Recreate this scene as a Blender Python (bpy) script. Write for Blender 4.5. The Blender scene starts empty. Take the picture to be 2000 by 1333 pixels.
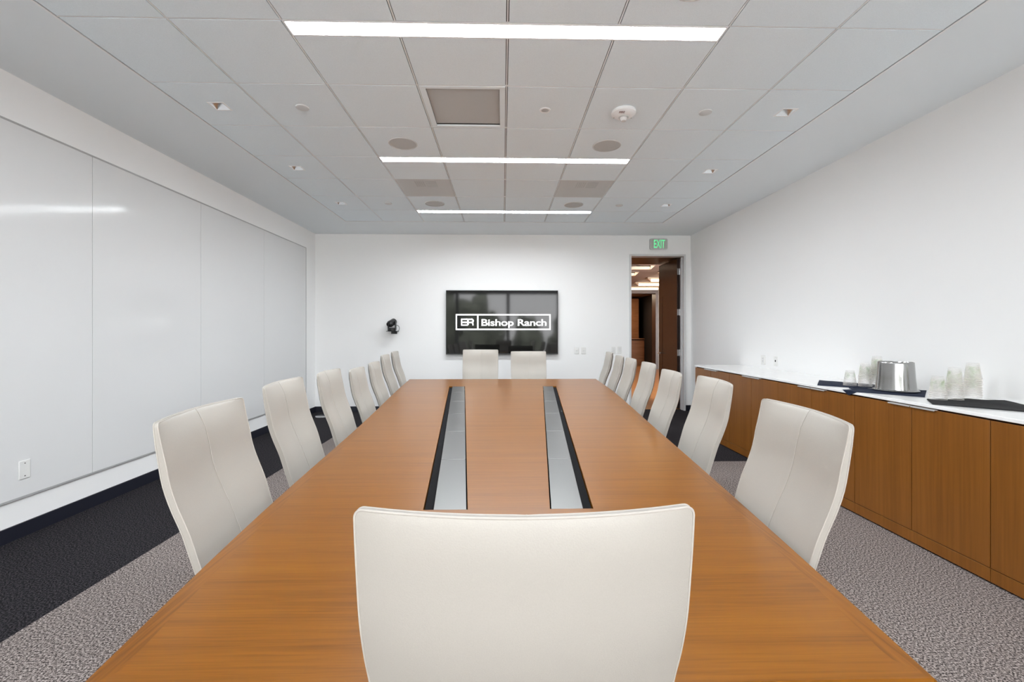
import bpy, bmesh, math, random
from mathutils import Vector, Matrix, noise as mnoise
random.seed(7)
R = math.radians
S = bpy.context.scene
COL = S.collection

# ------------------------------------------------------------------ camera
cam_d = bpy.data.cameras.new('camera'); cam = bpy.data.objects.new('camera', cam_d); COL.objects.link(cam)
cam.location = (0, 0, 1.36)
cam.rotation_euler = (R(90), 0, -0.02138)
cam_d.sensor_width = 36; cam_d.lens = 851.5 / 2000 * 36
cam_d.shift_y = -16.7 / 2000
cam_d.clip_start = 0.02; cam_d.clip_end = 300
S.camera = cam
# ------------------------------------------------------------------ sky, light, exposure
SKY = 6.4            # overcast sky radiance
LAMP = 47.0           # linear ceiling lights
DOWN = 0.0
S.view_settings.view_transform = 'Standard'; S.view_settings.look = 'None'
S.view_settings.gamma = 1.0; S.view_settings.exposure = 0.62
S.view_settings.use_curve_mapping = False
S.cycles.use_denoising = True; S.cycles.use_light_tree = False
S.cycles.transparent_max_bounces = 96
S.cycles.max_bounces = 10; S.cycles.diffuse_bounces = 7; S.cycles.glossy_bounces = 5
S.cycles.sample_clamp_indirect = 8.0
sun_d = bpy.data.lights.new('sun', 'SUN'); sun_d.energy = 50; sun_d.angle = R(2); sun_d.color = (1, .985, .96)
sun = bpy.data.objects.new('sun', sun_d); COL.objects.link(sun); sun.location = (0, 20, 30)
sun.rotation_euler = (R(-38), 0, 0)      # high behind the building: lights the paving outside, not the room
W = bpy.data.worlds.new('sky'); S.world = W; W.use_nodes = True
nt = W.node_tree; bg = nt.nodes['Background']
tc = nt.nodes.new('ShaderNodeTexCoord'); sx = nt.nodes.new('ShaderNodeSeparateXYZ'); cr = nt.nodes.new('ShaderNodeValToRGB')
nt.links.new(tc.outputs['Generated'], sx.inputs[0]); nt.links.new(sx.outputs['Z'], cr.inputs['Fac'])
cr.color_ramp.elements[0].position = 0.0; cr.color_ramp.elements[0].color = (.985, 0.99, 1.0, 1)
cr.color_ramp.elements[1].position = 0.9; cr.color_ramp.elements[1].color = (0.92, 0.96, 1.0, 1)
nt.links.new(cr.outputs['Color'], bg.inputs['Color']); bg.inputs['Strength'].default_value = SKY

XL, XR, YB, YF, ZC = -3.20, 3.27, -2.50, 7.515, 3.045
WIN = [(-3.05, -1.85), (-1.78, 0.18), (0.25, 2.21), (2.28, 3.12)]; WZ0, WZ1 = 0.28, 2.92
for i, (a, b) in enumerate(WIN):          # light portals filling the real window openings (guide sampling of the sky only)
    ld = bpy.data.lights.new('window_portal', 'AREA'); ld.shape = 'RECTANGLE'; ld.size = b - a; ld.size_y = WZ1 - WZ0
    ld.cycles.is_portal = True
    lo = bpy.data.objects.new('window_portal', ld); COL.objects.link(lo)
    lo.location = ((a + b) / 2, YB - 0.16, (WZ0 + WZ1) / 2); lo.rotation_euler = (R(90), 0, 0)

# ------------------------------------------------------------------ materials
def newmat(name):
    m = bpy.data.materials.new(name); m.use_nodes = True
    return m, m.node_tree, m.node_tree.nodes['Principled BSDF']
def pm(name, col, rough=0.5, metal=0.0, spec=0.5, bump=None, coat=0.0, emis=None, es=0.0, var=None):
    m, t, p = newmat(name)
    p.inputs['Base Color'].default_value = (*col, 1); p.inputs['Roughness'].default_value = rough
    p.inputs['Metallic'].default_value = metal; p.inputs['Specular IOR Level'].default_value = spec
    p.inputs['Coat Weight'].default_value = coat
    if emis:
        p.inputs['Emission Color'].default_value = (*emis, 1); p.inputs['Emission Strength'].default_value = es
    if bump or var:
        c = t.nodes.new('ShaderNodeTexCoord'); n = t.nodes.new('ShaderNodeTexNoise')
        n.inputs['Scale'].default_value = (bump or var)[0]; n.inputs['Detail'].default_value = 4
        t.links.new(c.outputs['Object'], n.inputs['Vector'])
        if bump:
            b = t.nodes.new('ShaderNodeBump'); b.inputs['Strength'].default_value = bump[1]; b.inputs['Distance'].default_value = 0.002
            t.links.new(n.outputs['Fac'], b.inputs['Height']); t.links.new(b.outputs['Normal'], p.inputs['Normal'])
        if var:
            r = t.nodes.new('ShaderNodeValToRGB'); k = var[1]
            r.color_ramp.elements[0].position = 0.3; r.color_ramp.elements[1].position = 0.7
            r.color_ramp.elements[0].color = (*[x * (1 - k) for x in col], 1); r.color_ramp.elements[1].color = (*[min(1, x * (1 + k)) for x in col], 1)
            t.links.new(n.outputs['Fac'], r.inputs['Fac']); t.links.new(r.outputs['Color'], p.inputs['Base Color'])
    return m
def wood(name, c0, c1, c2, scale, rough, seams=None, spec=0.5, ring=0.35, bump=0.06, detail=6):
    """straight grained veneer; scale = noise scale per axis (small along the grain)"""
    m, t, p = newmat(name)
    N = t.nodes.new; L = t.links.new
    c = N('ShaderNodeTexCoord'); mp = N('ShaderNodeMapping'); mp.inputs['Scale'].default_value = scale
    L(c.outputs['Object'], mp.inputs['Vector'])
    n1 = N('ShaderNodeTexNoise'); n1.inputs['Scale'].default_value = 1; n1.inputs['Detail'].default_value = detail; n1.inputs['Roughness'].default_value = 0.65
    L(mp.outputs['Vector'], n1.inputs['Vector'])
    mp2 = N('ShaderNodeMapping'); mp2.inputs['Scale'].default_value = [s * 0.12 for s in scale]
    L(c.outputs['Object'], mp2.inputs['Vector'])
    n2 = N('ShaderNodeTexNoise'); n2.inputs['Scale'].default_value = 1; n2.inputs['Detail'].default_value = 3
    L(mp2.outputs['Vector'], n2.inputs['Vector'])
    mx = N('ShaderNodeMix'); mx.data_type = 'FLOAT'; mx.inputs[0].default_value = ring
    L(n1.outputs['Fac'], mx.inputs[2]); L(n2.outputs['Fac'], mx.inputs[3])
    r = N('ShaderNodeValToRGB'); e = r.color_ramp.elements
    e[0].position = 0.33; e[0].color = (*c0, 1); e[1].position = 0.68; e[1].color = (*c2, 1)
    k = e.new(0.5); k.color = (*c1, 1)
    L(mx.outputs[0], r.inputs['Fac'])
    out = r.outputs['Color']
    if seams:
        ax, period, off, wd = seams
        s = N('ShaderNodeSeparateXYZ'); L(c.outputs['Object'], s.inputs[0])
        a = N('ShaderNodeMath'); a.operation = 'SUBTRACT'; a.inputs[1].default_value = off; L(s.outputs[ax], a.inputs[0])
        d = N('ShaderNodeMath'); d.operation = 'PINGPONG'; d.inputs[1].default_value = period / 2; L(a.outputs[0], d.inputs[0])
        lt = N('ShaderNodeMath'); lt.operation = 'LESS_THAN'; lt.inputs[1].default_value = wd; L(d.outputs[0], lt.inputs[0])
        m2 = N('ShaderNodeMath'); m2.operation = 'MULTIPLY'; m2.inputs[1].default_value = 0.30; L(lt.outputs[0], m2.inputs[0])
        mc = N('ShaderNodeMix'); mc.data_type = 'RGBA'; L(m2.outputs[0], mc.inputs[0]); L(out, mc.inputs[6])
        mc.inputs[7].default_value = (c0[0] * .5, c0[1] * .5, c0[2] * .5, 1); out = mc.outputs[2]
    L(out, p.inputs['Base Color'])
    p.inputs['Roughness'].default_value = rough; p.inputs['Specular IOR Level'].default_value = spec
    if bump:
        b = N('ShaderNodeBump'); b.inputs['Strength'].default_value = bump; b.inputs['Distance'].default_value = 0.001
        L(n1.outputs['Fac'], b.inputs['Height']); L(b.outputs['Normal'], p.inputs['Normal'])
    return m
M = {}
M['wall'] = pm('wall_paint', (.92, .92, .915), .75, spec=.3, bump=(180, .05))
M['wall_dim'] = pm('wall_paint_dimmed', (.86, .86, .855), .75, spec=.3, bump=(180, .05))  # same white paint, greyed so the brightly lit right wall reads dimmer
M['ceil'] = pm('ceiling_paint', (.81, .855, .88), .85, spec=.2, bump=(150, .04))
M['tile'] = pm('acoustic_tile', (.81, .88, .92), .95, spec=.1, bump=(260, .25), var=(240, .04))
M['tee'] = pm('grid_metal', (.86, .86, .86), .5)
M['gap'] = pm('grid_shadow_gap', (.10, .10, .10), .9)
M['white'] = pm('white_enamel', (.88, .88, .88), .4)
M['coverplate'] = pm('cover_plate', (.66, .67, .67), .5)
M['offwhite'] = pm('offwhite_plastic', (.80, .80, .78), .35)
M['plategrey'] = pm('plate_insert', (.76, .76, .75), .4)
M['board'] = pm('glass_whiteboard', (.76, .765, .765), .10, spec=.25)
M['boardtrim'] = pm('board_edge', (.42, .42, .42), .3)
M['base'] = pm('navy_rubber_base', (.010, .011, .020), .45)
M['leather'] = pm('cream_leather', (.385, .361, .323), .42, spec=.45, bump=(420, .12), var=(9, .02))
M['pipe'] = pm('cream_piping', (.43, .40, .36), .45)
M['stitch'] = pm('cream_thread', (.47, .44, .40), .6)
M['chrome'] = pm('chrome', (.75, .75, .76), .12, metal=1)
M['steel'] = pm('brushed_steel', (.40, .40, .395), .20, metal=1, bump=(300, .04))
M['lidsteel'] = pm('lid_steel', (.23, .23, .225), .30, metal=1, bump=(300, .03))
M['pull'] = pm('pull_aluminium', (.62, .61, .60), .4, metal=.3)
M['satin'] = pm('satin_nickel', (.62, .62, .63), .25, metal=1)
M['black'] = pm('black_plastic', (.012, .012, .013), .4)
M['matteblack'] = pm('matte_black', (.006, .006, .007), .8, spec=.08)
M['frame'] = pm('door_frame_metal', (.66, .66, .66), .35)
M['screen'] = pm('screen_glass', (.004, .004, .004), .05, spec=.46)
M['logo'] = pm('lit_lettering', (.9, .9, .9), .4, emis=(1, 1, 1), es=1.0)
M['exitgreen'] = pm('exit_lettering', (.12, .5, .25), .4, emis=(.12, .75, .30), es=.55)
M['exitface'] = pm('exit_face', (.50, .53, .49), .4)
M['fire'] = pm('red_print', (.16, .02, .02), .5)
M['grille'] = pm('grille_mesh', (.52, .52, .51), .8, var=(500, .1))
M['speaker'] = pm('speaker_mesh', (.52, .52, .51), .8, var=(500, .1))
M['quartz'] = pm('white_quartz', (.90, .90, .895), .16, var=(14, .02))
M['navy'] = pm('navy_cloth', (.014, .020, .042), .85, spec=.2, bump=(500, .3))
M['charcoal'] = pm('charcoal_cloth', (.022, .022, .023), .85, spec=.2, bump=(500, .3))
M['table'] = wood('table_veneer', (.150, .050, .003), (.210, .0735, .0042), (.252, .093, .006), (4.5, 190, 20), .28, seams=('Y', 1.29, 2.04 - 3.27, .002), spec=.32, bump=0, detail=3, ring=.45)
M['tableband'] = wood('table_band', (.115, .037, .002), (.203, .070, .0042), (.250, .091, .006), (110, 4.0, 20), .28, spec=.32, bump=0, detail=3)
M['cab'] = wood('cabinet_veneer', (.165, .058, .008), (.205, .074, .011), (.245, .092, .015), (60, 60, 1.6), .36, spec=.4)
M['hallwood'] = wood('lobby_panel_wood', (.22, .085, .030), (.36, .155, .062), (.44, .20, .085), (2, 2, 30), .4, seams=('Z', .30, .08, .005))
M['hallfloor'] = wood('lobby_wood_floor', (.30, .11, .025), (.42, .17, .045), (.50, .22, .065), (3, 40, 3), .35)
M['doorwood'] = wood('walnut_veneer', (.016, .0095, .0075), (.024, .014, .011), (.033, .020, .016), (70, 70, 1.5), .2)
M['darkwood'] = wood('portal_wood', (.035, .017, .011), (.052, .026, .017), (.07, .036, .024), (3, 40, 40), .35)
M['darkwall'] = pm('dark_lobby_wall', (.012, .010, .010), .6)
M['cream'] = pm('lobby_cream_wall', (.50, .40, .30), .7)
M['plank'] = wood('lobby_plank_ceiling', (.17, .125, .105), (.23, .175, .15), (.28, .215, .185), (2, 30, 2), .6, seams=('Y', .30, .0, .012))
M['warm'] = pm('warm_diffuser', (.9, .8, .65), .5, emis=(1, .78, .52), es=1.5)
M['unlit'] = pm('unlit_diffuser', (.62, .52, .40), .5)
M['lamp'] = pm('lamp_diffuser', (.9, .9, .9), .5, emis=(.945, .995, 1.04), es=LAMP)
M['lampdim'] = pm('lamp_diffuser_dimmed', (.9, .9, .9), .5, emis=(.945, .995, 1.04), es=LAMP * .35)   # daylight-zone dimming near the windows
for k in ('lamp', 'lampdim'): M[k].cycles.emission_sampling = 'FRONT'
for k in ('logo', 'exitgreen', 'warm'): M[k].cycles.emission_sampling = 'NONE'
M['ground'] = pm('outdoor_paving', (.50, .485, .475), .9, var=(.5, .2))
M['leaf'] = pm('tree_leaves', (.050, .056, .042), .8, var=(3, .5))
M['bark'] = pm('tree_bark', (.06, .045, .03), .9)
M['reflector'] = pm('polished_reflector', (.80, .82, .84), .22, metal=1)
M['clearlens'] = pm('strobe_lens', (.75, .75, .75), .08)
def m_glass():
    m, t, p = newmat('window_glass'); t.nodes.remove(p)
    o = t.nodes['Material Output']; a = t.nodes.new('ShaderNodeBsdfTransparent'); g = t.nodes.new('ShaderNodeBsdfGlossy')
    a.inputs[0].default_value = (.95, .95, .95, 1); g.inputs['Roughness'].default_value = 0.0
    f = t.nodes.new('ShaderNodeFresnel'); f.inputs[0].default_value = 1.45; x = t.nodes.new('ShaderNodeMixShader')
    t.links.new(f.outputs[0], x.inputs[0]); t.links.new(a.outputs[0], x.inputs[1]); t.links.new(g.outputs[0], x.inputs[2]); t.links.new(x.outputs[0], o.inputs[0])
    return m
M['glass'] = m_glass()
def m_cup():
    m, t, p = newmat('clear_cup_plastic'); N = t.nodes.new; L = t.links.new
    o = t.nodes['Material Output']
    p.inputs['Base Color'].default_value = (.86, .87, .86, 1); p.inputs['Roughness'].default_value = .12
    a = N('ShaderNodeBsdfTransparent'); a.inputs[0].default_value = (.99, .99, .99, 1)
    lw = N('ShaderNodeLayerWeight'); lw.inputs['Blend'].default_value = .35
    mr = N('ShaderNodeMapRange'); mr.inputs['To Min'].default_value = .05; mr.inputs['To Max'].default_value = .30
    L(lw.outputs['Facing'], mr.inputs['Value'])
    # printed green leaf band round the middle
    c = N('ShaderNodeTexCoord'); s = N('ShaderNodeSeparateXYZ'); L(c.outputs['Object'], s.inputs[0])
    a1 = N('ShaderNodeMath'); a1.operation = 'COMPARE'; a1.inputs[1].default_value = .072; a1.inputs[2].default_value = .010; L(s.outputs['Z'], a1.inputs[0])
    n = N('ShaderNodeTexNoise'); n.inputs['Scale'].default_value = 42; L(c.outputs['Object'], n.inputs['Vector'])
    g = N('ShaderNodeMath'); g.operation = 'GREATER_THAN'; g.inputs[1].default_value = .56; L(n.outputs['Fac'], g.inputs[0])
    k = N('ShaderNodeMath'); k.operation = 'MULTIPLY'; L(a1.outputs[0], k.inputs[0]); L(g.outputs[0], k.inputs[1])
    k2 = N('ShaderNodeMath'); k2.operation = 'MULTIPLY'; k2.inputs[1].default_value = .10; L(k.outputs[0], k2.inputs[0])
    mc = N('ShaderNodeMix'); mc.data_type = 'RGBA'; mc.inputs[6].default_value = (.90, .86, .81, 1); mc.inputs[7].default_value = (.20, .50, .06, 1)
    L(k.outputs[0], mc.inputs[0]); L(mc.outputs[2], p.inputs['Base Color'])
    ad = N('ShaderNodeMath'); ad.operation = 'ADD'; ad.use_clamp = True; L(mr.outputs[0], ad.inputs[0]); L(k2.outputs[0], ad.inputs[1])
    rl = N('ShaderNodeMath'); rl.operation = 'LESS_THAN'; rl.inputs[1].default_value = .0037; L(s.outputs['Z'], rl.inputs[0])
    rm = N('ShaderNodeMath'); rm.operation = 'MULTIPLY_ADD'; rm.use_clamp = True; rm.inputs[1].default_value = .22; L(rl.outputs[0], rm.inputs[0]); L(ad.outputs[0], rm.inputs[2])
    x = N('ShaderNodeMixShader'); L(rm.outputs[0], x.inputs[0]); L(a.outputs[0], x.inputs[1]); L(p.outputs[0], x.inputs[2]); L(x.outputs[0], o.inputs[0])
    return m
M['cup'] = m_cup()
def m_carpet():
    m, t, p = newmat('speckled_carpet'); N = t.nodes.new; L = t.links.new
    c = N('ShaderNodeTexCoord'); s = N('ShaderNodeSeparateXYZ'); L(c.outputs['Object'], s.inputs[0])
    def step(sock, thr, op='GREATER_THAN'):
        q = N('ShaderNodeMath'); q.operation = op; q.inputs[1].default_value = thr; L(sock, q.inputs[0]); return q.outputs[0]
    def mul(a, b):
        q = N('ShaderNodeMath'); q.operation = 'MULTIPLY'; L(a, q.inputs[0]); L(b, q.inputs[1]); return q.outputs[0]
    def mxm(a, b):
        q = N('ShaderNodeMath'); q.operation = 'MAXIMUM'; L(a, q.inputs[0]); L(b, q.inputs[1]); return q.outputs[0]
    # grey field: everything right of x=-2.2 up to y=4.55, and the left half on to y=6.4
    f1 = mul(step(s.outputs['X'], -2.2), step(s.outputs['Y'], 4.55, 'LESS_THAN'))
    f2 = mul(mul(step(s.outputs['X'], -2.2), step(s.outputs['X'], 0.0, 'LESS_THAN')), step(s.outputs['Y'], 6.3, 'LESS_THAN'))
    field = mxm(f1, f2)
    n = N('ShaderNodeTexNoise'); n.inputs['Scale'].default_value = 125; n.inputs['Detail'].default_value = 2; n.inputs['Roughness'].default_value = .7
    L(c.outputs['Object'], n.inputs['Vector'])
    def ramp(a, b, d):
        r = N('ShaderNodeValToRGB'); e = r.color_ramp.elements
        e[0].position = .39; e[0].color = (*a, 1); e[1].position = .63; e[1].color = (*d, 1); k = e.new(.5); k.color = (*b, 1)
        L(n.outputs['Fac'], r.inputs['Fac']); return r.outputs['Color']
    grey = ramp((.032, .027, .026), (.20, .170, .159), (.47, .412, .386))
    dark = ramp((.004, .004, .005), (.018, .0165, .0195), (.066, .060, .066))
    mc = N('ShaderNodeMix'); mc.data_type = 'RGBA'; L(field, mc.inputs[0]); L(dark, mc.inputs[6]); L(grey, mc.inputs[7])
    L(mc.outputs[2], p.inputs['Base Color']); p.inputs['Roughness'].default_value = 1; p.inputs['Specular IOR Level'].default_value = .1
    b = N('ShaderNodeBump'); b.inputs['Strength'].default_value = .2; b.inputs['Distance'].default_value = .003
    L(n.outputs['Fac'], b.inputs['Height']); L(b.outputs['Normal'], p.inputs['Normal'])
    return m
M['carpet'] = m_carpet()
def m_diffuser():
    m, t, p = newmat('perforated_diffuser'); N = t.nodes.new; L = t.links.new
    c = N('ShaderNodeTexCoord'); v = N('ShaderNodeTexVoronoi'); v.inputs['Scale'].default_value = 170; v.inputs['Randomness'].default_value = 0
    L(c.outputs['Object'], v.inputs['Vector'])
    r = N('ShaderNodeValToRGB'); r.color_ramp.elements[0].position = .25; r.color_ramp.elements[0].color = (.34, .34, .33, 1)
    r.color_ramp.elements[1].position = .45; r.color_ramp.elements[1].color = (.60, .60, .59, 1)
    L(v.outputs['Distance'], r.inputs['Fac']); L(r.outputs['Color'], p.inputs['Base Color']); p.inputs['Roughness'].default_value = .6
    return m
M['diffuser'] = m_diffuser()

# ------------------------------------------------------------------ mesh helpers
class MB:
    def __init__(s): s.v = []; s.f = []
    def box(s, x0, x1, y0, y1, z0, z1):
        n = len(s.v)
        s.v += [(x0, y0, z0), (x1, y0, z0), (x1, y1, z0), (x0, y1, z0), (x0, y0, z1), (x1, y0, z1), (x1, y1, z1), (x0, y1, z1)]
        s.f += [[n + i for i in q] for q in ((0, 3, 2, 1), (4, 5, 6, 7), (0, 1, 5, 4), (1, 2, 6, 5), (2, 3, 7, 6), (3, 0, 4, 7))]
        return s
    def prism(s, pts, z0, z1):          # pts: ccw (x,y)
        n = len(s.v); k = len(pts)
        s.v += [(x, y, z0) for x, y in pts] + [(x, y, z1) for x, y in pts]
        s.f.append([n + i for i in reversed(range(k))]); s.f.append([n + k + i for i in range(k)])
        for i in range(k):
            j = (i + 1) % k; s.f.append([n + i, n + j, n + k + j, n + k + i])
        return s
    def lathe(s, prof, c=(0, 0, 0), n=32, axis='Z', close=False):
        b = len(s.v); k = len(prof)
        for i in range(n):
            a = 2 * math.pi * i / n; ca, sa = math.cos(a), math.sin(a)
            for r, h in prof:
                p = {'Z': (r * ca, r * sa, h), 'Y': (r * sa, h, r * ca), 'X': (h, r * ca, r * sa)}[axis]
                s.v.append((c[0] + p[0], c[1] + p[1], c[2] + p[2]))
        for i in range(n):
            j = (i + 1) % n
            for q in range(k - 1):
                s.f.append([b + i * k + q, b + j * k + q, b + j * k + q + 1, b + i * k + q + 1])
        return s
    def tube(s, pts, r, n=8, closed=False, cap=True):
        b = len(s.v); P = [Vector(p) for p in pts]; k = len(P); up = None
        for i, p in enumerate(P):
            d = (P[(i + 1) % k] - P[i - 1]) if closed else (P[min(i + 1, k - 1)] - P[max(i - 1, 0)])
            d.normalize()
            if up is None:
                up = Vector((0, 0, 1)) if abs(d.z) < .9 else Vector((1, 0, 0))
            u = (up - d * up.dot(d)).normalized(); w = d.cross(u); up = u
            for j in range(n):
                a = 2 * math.pi * j / n; s.v.append(tuple(p + u * (r * math.cos(a)) + w * (r * math.sin(a))))
        for i in range(k if closed else k - 1):
            i2 = (i + 1) % k
            for j in range(n):
                j2 = (j + 1) % n; s.f.append([b + i * n + j, b + i * n + j2, b + i2 * n + j2, b + i2 * n + j])
        if cap and not closed:
            s.f.append([b + j for j in reversed(range(n))]); s.f.append([b + (k - 1) * n + j for j in range(n)])
        return s
    def quad(s, a, b, c, d):
        n = len(s.v); s.v += [a, b, c, d]; s.f.append([n, n + 1, n + 2, n + 3]); return s
    def xf(s, mtx):
        s.v = [tuple(mtx @ Vector(p)) for p in s.v]; return s
    def build(s, name, mat, parent=None, smooth=True, bevel=0, seg=2, ang=35, fix=True):
        off = Vector((0, 0, 0)); q = parent
        while q is not None: off += q.location; q = q.parent
        me = bpy.data.meshes.new(name)
        me.from_pydata([tuple(Vector(p) - off) for p in s.v], [], s.f)
        if fix:
            b = bmesh.new(); b.from_mesh(me); bmesh.ops.recalc_face_normals(b, faces=b.faces); b.to_mesh(me); b.free()
        me.materials.append(mat)
        if smooth:
            for p in me.polygons: p.use_smooth = True
            me.set_sharp_from_angle(angle=R(ang))
        o = bpy.data.objects.new(name, me); COL.objects.link(o)
        if parent is not None: o.parent = parent
        if bevel:
            bv = o.modifiers.new('bevel', 'BEVEL'); bv.width = bevel; bv.segments = seg; bv.limit_method = 'ANGLE'; bv.angle_limit = R(40)
        return o
def tag(o, label, cat, group=None, kind=None):
    o['label'] = label; o['category'] = cat
    if group: o['group'] = group
    if kind: o['kind'] = kind
    return o
def thing(name, label, cat, loc=(0, 0, 0), group=None):
    o = bpy.data.objects.new(name, None); o.empty_display_size = .1; COL.objects.link(o); o.location = loc
    return tag(o, label, cat, group)
def struct(o, label=None, cat=None):
    o['kind'] = 'structure'
    if label: o['label'] = label
    if cat: o['category'] = cat
    return o
def copy_tree(o, parent=None):
    c = o.copy(); COL.objects.link(c)
    if parent: c.parent = parent
    for ch in o.children: copy_tree(ch, c)
    return c
def text_mesh(s, bold=0.0, spacing=1.0):
    cu = bpy.data.curves.new('lettering', 'FONT'); cu.body = s; cu.size = 1; cu.offset = bold; cu.space_character = spacing; cu.resolution_u = 6
    o = bpy.data.objects.new('lettering', cu); COL.objects.link(o)
    dg = bpy.context.evaluated_depsgraph_get(); me = bpy.data.meshes.new_from_object(o.evaluated_get(dg))
    bpy.data.objects.remove(o); bpy.data.curves.remove(cu)
    V = [v.co.copy() for v in me.vertices]; F = [list(p.vertices) for p in me.polygons]
    x0 = min(v.x for v in V); x1 = max(v.x for v in V); y0 = min(v.y for v in V); y1 = max(v.y for v in V)
    bpy.data.meshes.remove(me)
    return V, F, (x0, x1, y0, y1)
def lettering(s, origin, right, up, width, height=None, bold=0.0, spacing=1.0, capfrom=None):
    """text laid in the plane (right, up) fitted to width x height"""
    V, F, (x0, x1, y0, y1) = text_mesh(s, bold, spacing)
    sx_ = width / (x1 - x0)
    if capfrom:
        sy_ = height / capfrom; yb = 0
    else:
        sy_ = (height / (y1 - y0)) if height else sx_; yb = y0
    mb = MB(); o = Vector(origin); r = Vector(right); u = Vector(up)
    mb.v = [tuple(o + r * ((v.x - x0) * sx_) + u * ((v.y - yb) * sy_)) for v in V]; mb.f = F
    return mb
def lerp(a, b, t): return a + (b - a) * t
def interp(tab, x):
    if x <= tab[0][0]: return tab[0][1]
    for (a, p), (b, q) in zip(tab, tab[1:]):
        if x <= b: return lerp(p, q, (x - a) / (b - a))
    return tab[-1][1]

# ------------------------------------------------------------------ room shell
T = .14
struct(MB().box(XL - T, XR + T, YB - T, YF + T, -.12, 0).build('floor', M['carpet'], smooth=False), 'speckled grey carpet with a charcoal border strip', 'floor')
struct(MB().box(XL - T, XL, YB - T, YF + T, 0, ZC + .2).build('wall_left', M['wall'], smooth=False), 'white wall carrying the glass whiteboards', 'wall')
struct(MB().box(XR, XR + T, YB - T, YF + T, 0, ZC + .2).build('wall_right', M['wall_dim'], smooth=False), 'white wall above the long wooden credenza', 'wall')
DX0, DX1, DZ = 2.195, 3.178, 2.718      # outside of the door frame
struct(MB().box(XL, DX0, YF, YF + T, 0, ZC + .2).box(DX1, XR, YF, YF + T, 0, ZC + .2).box(DX0, DX1, YF, YF + T, DZ, ZC + .2)
       .build('wall_far', M['wall'], smooth=False), 'white far wall with the television and the doorway', 'wall')
wb = MB().box(XL, XR, YB - T, YB, 0, WZ0).box(XL, XR, YB - T, YB, WZ1, ZC + .2)
ed = [XL] + [q for w in WIN for q in w] + [XR]
for i in range(0, len(ed), 2): wb.box(ed[i], ed[i + 1], YB - T, YB, WZ0, WZ1)
struct(wb.build('wall_back', M['wall'], smooth=False), 'window wall behind the camera', 'wall')
for i, (a, b) in enumerate(WIN):
    w = bpy.data.objects.new('window_%d' % (i + 1), None); COL.objects.link(w); w.location = ((a + b) / 2, YB - .07, WZ0); struct(w)
    f = MB(); e = .03
    f.box(a, a + e, YB - .10, YB - .04, WZ0, WZ1).box(b - e, b, YB - .10, YB - .04, WZ0, WZ1).box(a + e, b - e, YB - .10, YB - .04, WZ0, WZ0 + e).box(a + e, b - e, YB - .10, YB - .04, WZ1 - e, WZ1)
    f.build('window_frame', M['frame'], w, smooth=False)
    MB().box(a + e, b - e, YB - .073, YB - .069, WZ0 + e, WZ1 - e).build('pane', M['glass'], w, smooth=False)
# baseboards
struct(MB().box(XL, XL + .012, YB, YF, 0, .095).build('baseboard_left', M['base'], smooth=False))
struct(MB().box(XL + .012, DX0, YF - .012, YF, 0, .095).box(DX1, XR - .012, YF - .012, YF, 0, .095).build('baseboard_far', M['base'], smooth=False))
struct(MB().box(XR - .012, XR, YB, YF, 0, .095).build('baseboard_right', M['base'], smooth=False))

# ------------------------------------------------------------------ ceiling: plaster border, tee grid, acoustic tiles
GX0, GX1, GY1, TL = -2.375, 2.455, 6.648, .6096
X0, Y0 = .0269, 2.3753
GY0 = Y0 - 6 * TL
ceil = MB().box(XL, GX0, YB, YF, ZC, ZC + .12).box(GX1, XR, YB, YF, ZC, ZC + .12).box(GX0, GX1, GY1, YF, ZC, ZC + .12).box(GX0, GX1, YB, GY0, ZC, ZC + .12)
ceil_o = struct(ceil.build('ceiling', M['ceil'], smooth=False), 'white suspended tile ceiling with a plaster border', 'ceiling')
MB().box(GX0, GX1, GY0, GY1, ZC + .075, ZC + .10).build('ceiling_deck', M['gap'], ceil_o, smooth=False)
xs = [GX0 + .004] + [X0 + k * TL for k in range(-3, 4)] + [GX1 - .004]
ys = [Y0 + k * TL for k in range(-6, 8)]; ys[-1] = GY1 - .004
LROW = [-6 + 6, -3 + 6, 6, 9, 12]                   # rows (index in ys) that open with a linear light
LW = .125
GRILLE = (3, 7); DIFF = [(2, 10), (5, 10)]          # (column, row) of return grille and supply diffusers
DL = [(0, 7), (0, 9), (0, 11), (7, 7), (7, 9), (7, 11)]
tiles = MB(); g = .0085; tz = ZC; th = .016; HO = .056
for ci in range(8):
    for ri in range(13):
        if (ci, ri) == GRILLE or (ci, ri) in DIFF: continue
        a, b, c, d = xs[ci] + (g if ci else .002), xs[ci + 1] - (g if ci < 7 else .002), ys[ri] + g * .85, ys[ri + 1] - (g * .85 if ri < 12 else .002)
        if ri in LROW and 2 <= ci <= 5: c = ys[ri] + LW + .003
        if (ci, ri) in DL:
            mx, my = (-2.105 if ci == 0 else 2.165), (ys[ri] + ys[ri + 1]) / 2
            tiles.box(a, mx - HO, c, d, tz, tz + th).box(mx + HO, b, c, d, tz, tz + th).box(mx - HO, mx + HO, c, my - HO, tz, tz + th).box(mx - HO, mx + HO, my + HO, d, tz, tz + th)
        else:
            tiles.box(a, b, c, d, tz, tz + th)
tiles.build('acoustic_tiles', M['tile'], ceil_o, smooth=False)
tee = MB(); back = MB()
for xi, x in enumerate(xs[1:-1], 1):
    cut = [GY0] + ([q for ri in LROW for q in (ys[ri], ys[ri] + LW)] if 2 <= xi <= 6 else []) + [GY1]
    for y0_, y1_ in zip(cut[::2], cut[1::2]):
        if y1_ - y0_ < .01: continue
        tee.box(x - .0035, x + .0035, y0_, y1_, ZC + .001, ZC + .012); back.box(x - .009, x + .009, y0_, y1_, ZC + .010, ZC + .022)
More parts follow.
